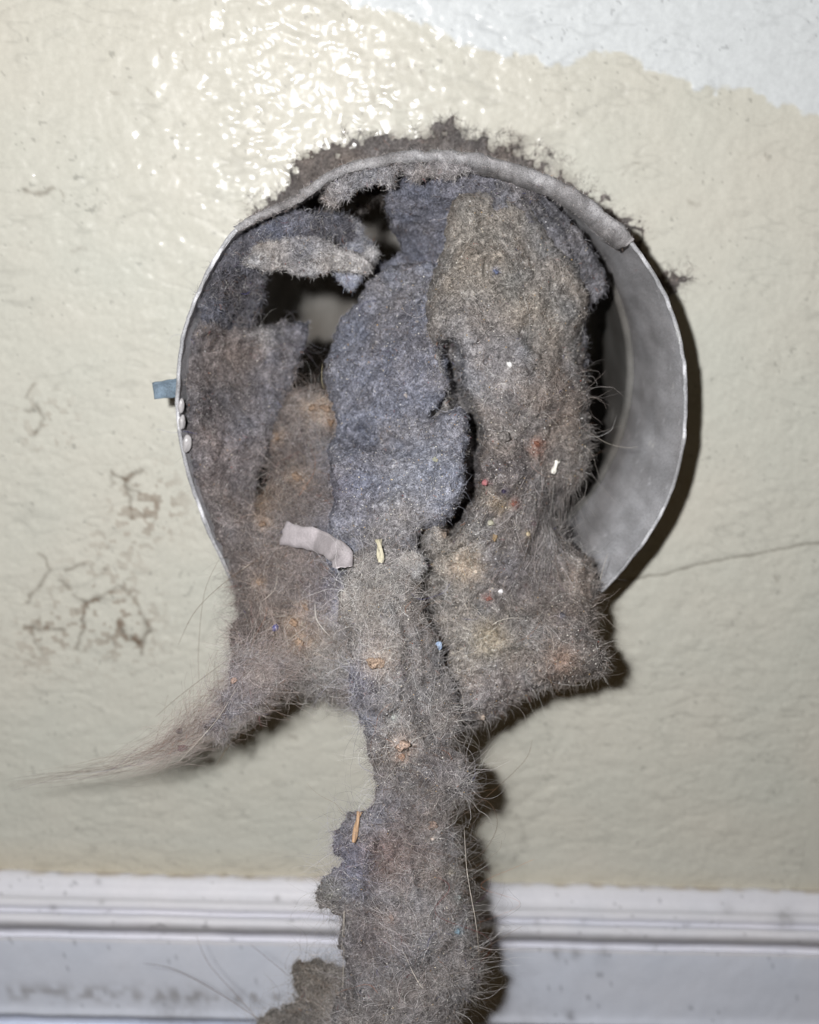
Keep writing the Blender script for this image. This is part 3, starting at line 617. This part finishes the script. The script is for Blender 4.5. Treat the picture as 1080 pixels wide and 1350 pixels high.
# ---- centre slab
slab = relief('lint_slab', [(438, 440), (462, 405), (480, 382), (505, 354), (545, 346), (580, 352), (600, 380), (606, 420), (590, 440), (580, 456), (592, 492), (586, 526), (566, 552), (590, 544), (610, 540), (620, 566), (614, 610), (612, 648), (600, 680),
              (575, 696), (556, 702), (548, 740), (500, 760), (450, 760), (430, 740), (432, 700), (440, 660), (432, 600), (444, 560), (430, 500)],
              [(450, 430, -26), (490, 390, -29), (540, 360, -30), (590, 400, -36), (500, 450, -36), (570, 480, -48), (450, 520, -32), (510, 540, -43), (470, 572, -34), (530, 590, -46), (590, 560, -58), (470, 608, -54), (540, 620, -60), (600, 640, -64),
               (450, 680, -56), (520, 680, -64), (580, 680, -62), (500, 740, -68), (450, 740, -62)], 6,
              lin((112, 114, 128)), [(490, 640, 60, lin((112, 116, 138)), .5), (550, 620, 60, lin((138, 140, 152)), .6), (530, 480, 60, lin((102, 104, 120)), .5), (530, 680, 40, GREY, .7), (560, 440, 40, lin((98, 99, 112)), .5), (520, 370, 40, lin((120, 120, 128)), .5), (440, 640, 30, lin((90, 88, 110)), .5), (500, 730, 30, GREY, .8)],
              seed=420, step=1.5, ragged=5, edge=13, lumps=((12, 2.0), (5, 1.4), (1.9, .6), (.8, .38)),
              cracks=[([(478, 566), (500, 585), (530, 588)], 9, 5), ([(455, 566), (482, 588)], 5, 3), ([(560, 400), (556, 440), (566, 480)], 3, 1.3), ([(577, 612), (588, 622), (586, 636)], 2.2, 1.2), ([(500, 480), (530, 500)], 4, 1), ([(545, 548), (566, 552)], 3, 2)],
              label='blue-grey felted lint slab in the middle of the duct mouth', cat='lint')
fuzz(slab, 40000, (0.25, 0.9), (0.011, 0.026), .6, .9); grit(slab, 700); matted(slab, 350, (15, 50))
tuft(slab, 535, 521, 6, 9, lin((220, 205, 190)), 20, 'pale_fleck', 551); tuft(slab, 574, 606, 6, 6, lin((150, 150, 90)), 0, 'yellow_fleck', 552); tuft(slab, 551, 424, 9, 6, lin((170, 155, 130)), 0, 'tan_fleck', 553)
# ---- hair-matted lower left
MATF = ((412, 537, 14, 22), (430, 538, 14, 22), (436, 557, 13, 15), (366, 576, 12, 18), (392, 628, 20, 20), (342, 768, 15, 14), (394, 848, 22, 16), (388, 822, 14, 20), (403, 800, 10, 16), (346, 690, 16, 12))
mat_ = relief('hair_mat', [(360, 560), (376, 528), (396, 510), (425, 516), (448, 540), (452, 580), (456, 640), (470, 700), (500, 760), (500, 820), (480, 880), (474, 915), (446, 924), (420, 914), (398, 902), (386, 914), (372, 896), (352, 902), (332, 892),
              (312, 868), (304, 832), (318, 806), (300, 752), (312, 700), (330, 670), (350, 640), (352, 600)],
              [(400, 520, -24), (440, 560, -28), (380, 590, -26), (420, 620, -34), (360, 660, -36), (440, 680, -48), (380, 720, -46), (320, 740, -44), (350, 800, -51), (440, 780, -58), (320, 860, -64), (400, 890, -63), (460, 900, -64)], 8,
              lin((106, 95, 91)), [(440, 560, 40, lin((110, 112, 120)), .5), (400, 540, 40, lin((124, 104, 84)), .2), (370, 600, 40, DARK, .3), (445, 800, 40, lin((112, 120, 150)), .8), (400, 830, 40, lin((128, 106, 84)), .7), (350, 800, 50, BROWN, .5),
              (430, 880, 60, lin((122, 119, 116)), .8), (345, 655, 22, lin((110, 88, 62)), .8), (450, 700, 40, BLUE, .7), (325, 880, 20, lin((128, 130, 150)), .6), (460, 610, 30, BLUE, .6)] + [(f[0], f[1], (f[2] + f[3]) * .40, TAN, .62) for f in MATF] + [(340, 655, 14, lin((110, 84, 56)), .7), (310, 896, 12, lin((205, 150, 100)), .8)],
              seed=600, step=1.7, ragged=7, edge=18, lumps=((12, 2.2), (4.5, 1.6), (1.8, .9), (.8, .5)),
              label='brown hair-matted lint mass at the lower left of the duct mouth', cat='lint')
fuzz(mat_, 34000, (0.5, 2.0), (0.009, 0.022), .6); matted(mat_, 5500, (20, 75), rad=(.008,.018), lift=.7, gain=1.35); grit(mat_, 500)
fuzz(mat_, 2600, (1.5, 5), (0.01, 0.022), 1.2, .4, 6, name='edge_hair', bias=lambda x, y, d: np.exp(-(np.abs(d) / 6) ** 2) * (y > 760) + 1e-6)
for i, (x, y, w, h) in enumerate(MATF):
    tuft(mat_, x, y, w, h, lin((172, 140, 112)) * (0.8 + 0.1 * (i % 4)), 90 - i * 30, 'tan_fleck', 640 + i, up=0.0007, thick=.35)
# ---- wisp to the left
wisp = relief('lint_tail', [(372, 866), (388, 890), (372, 905), (350, 922), (325, 942), (296, 956), (270, 962), (280, 938), (296, 908), (306, 880), (320, 858)],
              [(350, 885, -67), (300, 925, -68), (260, 970, -68), (220, 1000, -67)], 2.2, lin((126, 116, 114)), [(310, 900, 24, lin((128, 130, 150)), .5), (290, 940, 30, lin((125, 125, 140)), .4), (240, 985, 20, lin((115, 80, 80)), .6)],
              seed=680, step=2.2, ragged=20, edge=9, lumps=((7, 1.2), (3, 1.0), (1.4, .6)), label='sheer hairy lint tail trailing to the lower left', cat='lint')
fuzz(wisp, 5000, (1.0, 4.2), (0.008, 0.018), .9, .5, mind=-7)
def sweep_hairs(fld, n, x0, x1, fn, wid, name, rad=(0.012, .026), k=12, col=lin((120, 104, 98)), Y=(-0.055, -0.045), spread=.3):
    """long hairs that follow a centre line fn(t) -> px, py"""
    t0 = rng.uniform(x0[0], x0[1], n); t1 = np.minimum(t0 + rng.uniform(x1[0], x1[1], n), 1.0)
    u = np.linspace(0, 1, k); T = t0[:, None] + (t1 - t0)[:, None] * u[None]
    cx, cy = fn(T); o0 = rng.normal(0, 1, (n, 1)); o1 = rng.normal(0, 1, (n, 1)); o2 = rng.normal(0, .35, (n, 1))
    off = (o0 * (1 - u) + o1 * u + o2 * np.sin(u * 9 + o0 * 3)) * wid(T)
    dx = np.gradient(cx, axis=1); dy = np.gradient(cy, axis=1); L = np.hypot(dx, dy) + 1e-9
    Yd = Y[0] + (Y[1] - Y[0]) * T + 0.0012 * rng.normal(size=(n, 1)) + 0.0006 * np.sin(u * 7 + o1 * 5)
    pts = P(cx - dy / L * off, cy + dx / L * off, Yd)
    return localise(hair_obj(name, pts, rng.uniform(rad[0], rad[1], n) / 1000, fibre_cols(np.tile(col, (n, 1)), spread, .12, .01, .1), M_HAIR, fld.root), fld.root)
tl = smooth_poly([(392, 850), (340, 885), (290, 930), (235, 975), (170, 1005), (90, 1022), (10, 1034)], False, 12); tt = np.linspace(0, 1, len(tl))
tail_fn = lambda T: (np.interp(T, tt, tl[:, 0]), np.interp(T, tt, tl[:, 1]))
sweep_hairs(wisp, 1300, (0.0, .5), (.08, .3), tail_fn, lambda T: 24 * (1 - T) + 5, 'tail_hair', Y=(-.068, -.062), rad=(.008, .017), col=lin((168, 156, 152)))
sweep_hairs(wisp, 90, (0.2, .7), (.2, .5), tail_fn, lambda T: 22 * (1 - T) + 4, 'long_hair', Y=(-.069, -.058), rad=(.010, .02))
tuft(wisp, 308, 897, 12, 9, lin((205, 150, 100)), 20, 'orange_fleck', 700); tuft(wisp, 237, 964, 14, 8, lin((50, 42, 44)), 10, 'dark_fleck', 701); tuft(wisp, 240, 986, 18, 12, lin((112, 66, 72)), 0, 'red_fleck', 702, thick=.25); tuft(wisp, 274, 966, 7, 8, lin((205, 205, 205)), 0, 'white_crumb', 703)
# ---- hanging column
COLF = ((497, 874, 28, 24, lin((205, 172, 142))), (532, 982, 24, 18, lin((196, 160, 135))), (530, 998, 12, 12, lin((205, 160, 130))), (571, 1088, 16, 22, lin((175, 145, 125))), (570, 1106, 8, 9, lin((215, 195, 180))),
        (595, 1150, 12, 14, lin((165, 155, 130))), (604, 1228, 10, 12, lin((120, 165, 190))), (517, 1210, 14, 10, lin((168, 142, 128))), (605, 1184, 8, 10, lin((165, 175, 175))), (520, 945, 8, 8, lin((205, 215, 205))))
colm = relief('lint_column', [(452, 770), (468, 730), (500, 716), (535, 726), (552, 770), (562, 820), (578, 860), (598, 905), (602, 945), (590, 985), (612, 1000), (622, 1022), (618, 1048), (598, 1058), (586, 1075), (596, 1100), (606, 1124), (604, 1160),
              (616, 1190), (622, 1220), (632, 1255), (634, 1290), (618, 1318), (600, 1340), (596, 1400), (520, 1430), (440, 1400), (438, 1350), (438, 1330), (444, 1305), (457, 1272), (446, 1240), (453, 1212), (432, 1198), (420, 1184), (422, 1162), (438, 1148), (448, 1140), (440, 1112), (448, 1090), (462, 1070), (490, 1064),
              (496, 1030), (488, 990), (470, 950), (462, 900), (460, 850), (448, 810)],
              [(500, 740, -67), (500, 800, -77), (520, 880, -81), (530, 950, -83), (560, 1010, -81), (540, 1060, -84), (520, 1150, -85), (600, 1150, -80), (540, 1250, -86), (620, 1260, -80), (530, 1350, -88), (440, 1180, -80)], 7,
              lin((112, 107, 106)), [(490, 790, 50, lin((136, 131, 125)), .7), (500, 870, 40, lin((140, 134, 130)), .6), (460, 900, 30, lin((105, 105, 125)), .8), (480, 950, 26, BLUE, .6), (530, 970, 30, BEIGE, .4), (575, 1010, 30, lin((105, 95, 95)), .6), (500, 1060, 30, BLUE, .6), (460, 1130, 40, lin((104, 104, 126)), .8),
              (470, 1160, 30, BLUE, .7), (520, 1120, 40, lin((118, 96, 92)), .85), (560, 1150, 34, lin((122, 106, 98)), .7), (500, 1230, 36, lin((112, 96, 94)), .7), (435, 1172, 18, lin((100, 101, 94)), .7), (560, 1230, 50, lin((122, 118, 120)), .6), (470, 1260, 40, lin((100, 96, 102)), .5), (540, 1320, 50, lin((104, 98, 98)), .6)] + [(f[0], f[1], (f[2] + f[3]) * .38, f[4], .38) for f in COLF],
              seed=760, step=1.7, ragged=8, edge=24, lumps=((12, 3.8), (5, 2.4), (2, 1.1), (.9, .6)),
              cracks=[([(545, 930), (570, 985), (596, 990)], 7, 5), ([(520, 790), (540, 850), (530, 930)], 4, 4), ([(556, 830), (562, 900), (580, 950)], 4, 3), ([(480, 940), (510, 948), (524, 938)], 5, 4), ([(500, 1010), (540, 1022), (560, 1040)], 5, 3), ([(500, 1110), (486, 1180), (490, 1260)], 5, 3), ([(545, 1130), (556, 1170)], 4, 3), ([(590, 1100), (594, 1180)], 5, 3), ([(455, 1270), (470, 1330)], 6, 4)],
              label='long shaggy grey lint column hanging down past the baseboard', cat='lint')
fuzz(colm, 46000, (0.5, 2.0), (0.009, 0.024), .6, .9); matted(colm, 5500, (20, 90), rad=(.008,.019), lift=.8, gain=1.45); grit(colm, 1600)
fuzz(colm, 2600, (1.2, 4.5), (0.008, 0.018), 1.3, .45, 6, name='edge_hair', bias=lambda x, y, d: np.exp(-(np.abs(d) / 6) ** 2) * (y > 900) + 1e-6)
cl = smooth_poly([(540, 700), (500, 780), (515, 880), (530, 960), (560, 1040), (570, 1120), (580, 1200), (585, 1290), (560, 1380)], False, 12); ct = np.linspace(0, 1, len(cl))
col_fn = lambda T: (np.interp(T, ct, cl[:, 0]), np.interp(T, ct, cl[:, 1]))
sweep_hairs(colm, 420, (0.05, .8), (.06, .2), col_fn, lambda T: 26 + 26 * T, 'stray_hair', Y=(-.078, -.084), rad=(.008, .016), col=lin((120, 116, 116)))
for i, (x, y, w, h, c) in enumerate(COLF):
    tuft(colm, x, y, w, h, c, 20 * i, 'tan_fleck' if i not in (6, 8, 9) else 'pale_fleck', 800 + i, up=.0008, thick=.3)
# ---- bottom clump
bot = relief('lint_clump', [(330, 1360), (350, 1335), (384, 1318), (388, 1284), (398, 1268), (420, 1266), (452, 1274), (470, 1300), (480, 1400), (400, 1430), (330, 1400)],
             [(390, 1290, -66), (440, 1330, -70), (360, 1360, -66)], 9, lin((108, 101, 94)), [(400, 1290, 30, lin((112, 100, 84)), .7), (430, 1340, 40, lin((116, 110, 104)), .7)], seed=860, ragged=8, edge=20,
             lumps=((8, 2), (4, 1.6), (1.8, 1), (.8, .5)), label='brownish lint clump hanging beside the column foot above the baseboard', cat='lint')
fuzz(bot, 19000, (0.6, 2.2), (0.011, 0.028)); matted(bot, 1200, (20, 70)); grit(bot, 60)
# ---- small loose lint and debris, each a thing
crumb = relief('lint_crumb', [(528, 735), (545, 728), (556, 738), (562, 748), (552, 756), (544, 768), (534, 762), (528, 750)], [(545, 745, -70)], 2.2, lin((142, 140, 140)), seed=880, step=1.4, ragged=4, edge=7, lumps=((3, .8), (1.4, .5), (.7, .3)),
               label='small pale fluffy lint crumb below the slab, beside the white chip', cat='lint')
fuzz(crumb, 1800, (0.5, 1.6), (0.011, 0.026))
def thing_mesh(name, V, T, col, label, cat, mat=M_BITS, group=None):
    o = mesh_obj(name, V - V.mean(0), T, mat, None, np.tile(col, (len(V), 1)) * (1 + .18 * fbm(V, 1.0, 3, len(V)))[:, None]); o.location = V.mean(0).tolist()
    return tag(o, label, cat, group)
def on(pts, *flds, up=.0007):
    """depths that rest on the nearest of these felts"""
    out = []
    for x, y in pts:
        v = []
        for f in flds:
            ri = int(round((y - f.y0) / f.step)); qi = int(round((x - f.x0) / f.step))
            if 0 <= ri < f.Y.shape[0] and 0 <= qi < f.Y.shape[1] and f.d[ri, qi] > 0: v.append(f.Y[ri, qi])
        out.append((min(v) if v else (out[-1] + up if out else -.06)) - up)
    return out
ALLF = (mat_, slab, colm, wad, leftf, wisp)
def strip_thing(name, line, w, Y, T, col, label, cat, arch=0.0, mat=M_BITS, rough=.12, up=.0009):
    """narrow bent solid strip along a photo line"""
    Y = np.array([min(on([(a + da, b + db)], *ALLF, up=up)[0] for da in (-w * .4, 0, w * .4) for db in (-w * .4, 0, w * .4)) for a, b in line]); L_ = np.polyval(np.polyfit(np.arange(len(Y)), Y, 1), np.arange(len(Y))); L_ = L_ + min(0, (Y - L_).min()) * .9; Y = np.minimum(Y, .3 * Y + .7 * L_); l = smooth_poly(line, False, 8); n = len(l); t = np.gradient(l, axis=0); t /= np.linalg.norm(t, axis=1)[:, None]; nm = np.stack([-t[:, 1], t[:, 0]], 1)
    u = np.linspace(0, 1, n); m = 9; V = []
    ww = w * (1 + .05 * np.sin(u * 17 + 1) + .03 * np.sin(u * 41)) * np.clip(np.minimum(u, 1 - u) * 14 + .75, 0, 1)
    Yb = np.interp(u, np.linspace(0, 1, len(Y)), Y)
    for side in (0, 1):
        for k in np.linspace(-1, 1, m):
            q = l + nm * (ww * .5 * k)[:, None]
            yy = Yb - arch * (1 - k * k) + (T if side else 0) * (1 if side else 0)
            V.append(P(q[:, 0] + min(.14 * w, 1.0) * np.sin(u * 9 + k * 5), q[:, 1] + min(.10 * w, .8) * np.sin(k * 7 + u * 3), yy))
    V = np.array(V).reshape(-1, 3); V = V + .35 * rough * 0.001 * np.stack([noise(V, .6, 94), noise(V, .6, 95), noise(V, .6, 96)], -1) + rough * 0.001 * np.stack([noise(V, 1.3, 91), noise(V, 1.3, 92), noise(V, 1.3, 93)], -1); F1 = grid_faces(n, m); N0 = n * m
    F2 = grid_faces(n, m, N0)[:, ::-1]
    bd = list(range(n)) + [n * k + n - 1 for k in range(1, m)] + [N0 - 1 - i for i in range(1, n)] + [n * (m - 1 - k) for k in range(1, m - 1)]
    bd = np.array(bd); F3 = np.stack([bd, np.roll(bd, -1), np.roll(bd, -1) + N0, bd + N0], 1)
    return thing_mesh(name, V, np.concatenate([F1, F2, F3[:, ::-1]]), col, label, cat, mat)
strip_thing('lint_roll', [(372, 702), (392, 707), (415, 711), (436, 721), (449, 732), (452, 748)], 29, (-.0535, -.058, -.062, -.0655), .0014, lin((176, 170, 174)), 'pale flattened lint roll lying across the brown hair mat', 'lint', .0005, M_BITS, .09, .0007)
strip_thing('paper_chip', [(499, 711), (501, 724), (502, 742)], 8, (-.0705, -.0715, -.073), .0006, lin((196, 190, 168)), 'cream paper chip stuck below the blue-grey slab', 'debris', .0003, M_BITS, .05, .0009)
strip_thing('white_flake', [(735, 608), (732, 616), (729, 624)], 6, (-.0515, -.0525, -.0515), .0006, lin((240, 238, 230)), 'small white flake on the right side of the main wad', 'debris', .0004)
strip_thing('wood_splinter', [(474, 1070), (471, 1085), (466, 1111)], 6, (-.0805, -.0820, -.0815), .0006, lin((176, 146, 118)), 'tan wood splinter stuck in the hanging lint column', 'debris', .0003, M_BITS, .03, .0012)
V, T = blob(P(363, 828, on([(363, 828)], mat_, up=.0003)[0]), px_axes(None, 80, .0009, .0007, .0006), 71, .2); thing_mesh('blue_bead', V, T, lin((45, 62, 150)), 'tiny blue bead in the brown hair mat', 'debris', M_GLOSS)
V, T = blob(P(578, 852, on([(578, 852)], wad, colm, up=.0003)[0]), px_axes(None, 70, .0010, .0007, .0006), 72, .35); thing_mesh('blue_crumb', V, T, lin((160, 185, 220)), 'pale blue crumb in the crevice right of the hanging column', 'debris', M_BITS)
# ---- long loose hairs, each a thing
def hair_thing(pts, r, col, label, name='loose_hair', group=None):
    ds = []
    for a, b, c in pts:
        hit = on([(a, b)], *ALLF, up=.0005) if any((0 <= int(round((b - f.y0) / f.step)) < f.Y.shape[0]) and (0 <= int(round((a - f.x0) / f.step)) < f.Y.shape[1]) and f.d[int(round((b - f.y0) / f.step)), int(round((a - f.x0) / f.step))] > 0 for f in ALLF) else None
        ds.append(hit[0] if hit else c / 1000)
    l = smooth_poly([(a, b) for a, b, _ in pts], False, 6); Y = np.interp(np.linspace(0, 1, len(l)), np.linspace(0, 1, len(pts)), ds)
    Q = P(l[:, 0], l[:, 1], Y); n = len(Q); t = np.gradient(Q, axis=0); t /= np.linalg.norm(t, axis=1)[:, None]
    s = np.cross(t, [0, 1, 0.01]); s /= np.linalg.norm(s, axis=1)[:, None]; b = np.cross(t, s); rows = []
    u = np.linspace(0, 1, n); rr = r / 1000 * (1 - .6 * np.abs(2 * u - 1) ** 3)
    th = np.linspace(0, 2 * np.pi, 6)[:-1]
    rows = [Q[i] + rr[i] * (np.cos(th)[:, None] * s[i] + np.sin(th)[:, None] * b[i]) for i in range(n)]
    V, Fq = tube(rows); o = mesh_obj(name, V - Q[0], Fq, M_BITS, None, np.tile(col, (len(V), 1))); o.location = Q[0].tolist()
    return tag(o, label, 'hair', group)
HB = lin((110, 88, 72)); HW = lin((205, 198, 188))
hair_thing([(345, 735, -50), (300, 765, -49), (258, 805, -46), (235, 850, -44)], .045, HB, 'brown hair arching down left from the duct lower left edge')
hair_thing([(330, 743, -50), (318, 752, -51), (306, 762, -51)], .06, HW, 'short white hair crossing the duct lower left edge')
hair_thing([(290, 735, -45), (270, 780, -44), (262, 850, -43), (262, 900, -43)], .035, HB, 'thin hair hanging straight down left of the brown mat')
hair_thing([(360, 830, -58), (300, 870, -57), (240, 915, -54), (205, 945, -52)], .04, HB, 'thin brown hair slanting out above the lint tail')
hair_thing([(412, 820, -66), (330, 885, -71), (285, 950, -71), (235, 1005, -69)], .05, HW, 'long pale hair lying along the lint tail')
hair_thing([(365, 895, -58), (330, 940, -57), (300, 985, -55), (285, 1010, -54)], .045, lin((150, 130, 105)), 'tan hair crossing the tail shadow')
hair_thing([(366, 755, -52), (363, 775, -53), (355, 785, -53), (345, 793, -53)], .07, HW, 'curved white hair on the brown mat below the lint roll')
hair_thing([(415, 795, -63), (417, 815, -64), (425, 828, -64), (434, 838, -64)], .08, lin((225, 222, 215)), 'bright white bent bristle beside the blue tuft of the brown mat')
hair_thing([(778, 570, -42), (800, 584, -38), (825, 590, -34), (842, 589, -32)], .04, HW, 'pale hair reaching from the wad over the duct inner right wall')
hair_thing([(790, 770, -46), (795, 750, -44), (802, 728, -40)], .05, HW, 'short pale hair standing at the duct lower right edge')
hair_thing([(596, 1060, -74), (640, 1055, -68), (656, 1085, -66), (640, 1120, -66), (612, 1140, -72)], .045, HB, 'looped brown hair at the right of the hanging column')
hair_thing([(612, 1090, -74), (616, 1150, -82), (628, 1220, -83), (632, 1270, -83)], .06, HW, 'long pale hair running down the right edge of the hanging column')
hair_thing([(580, 1095, -75), (630, 1060, -68), (690, 1005, -58), (702, 975, -55)], .035, HB, 'fine straight hair pointing up right from the column')
hair_thing([(450, 1260, -80), (454, 1200, -81), (452, 1300, -81), (448, 1345, -80)], .05, HW, 'pale hair hanging along the left edge of the column')
hair_thing([(530, 1250, -84), (555, 1300, -84), (596, 1342, -82)], .08, HW, 'thick pale hair slanting across the column foot')
hair_thing([(188, 1270, -30), (230, 1278, -40), (290, 1310, -52), (350, 1350, -64)], .06, HB, 'dark hair curving over the baseboard left of the bottom clump')
hair_thing([(258, 1232, -30), (275, 1270, -40), (310, 1310, -52), (340, 1345, -64)], .05, HB, 'dark hair from the baseboard groove down to the bottom clump')
hair_thing([(330, 1245, -40), (355, 1265, -52), (385, 1290, -64)], .045, HB, 'short dark hair above the bottom clump')
hair_thing([(560, 870, -68), (600, 862, -67), (655, 820, -66), (690, 815, -64)], .05, HW, 'pale hair bowing over the lower main wad')
hair_thing([(425, 480, -34), (424, 500, -33), (427, 512, -33)], .05, lin((170, 160, 130)), 'short yellowish hair in the dark gap above the tan flecks')
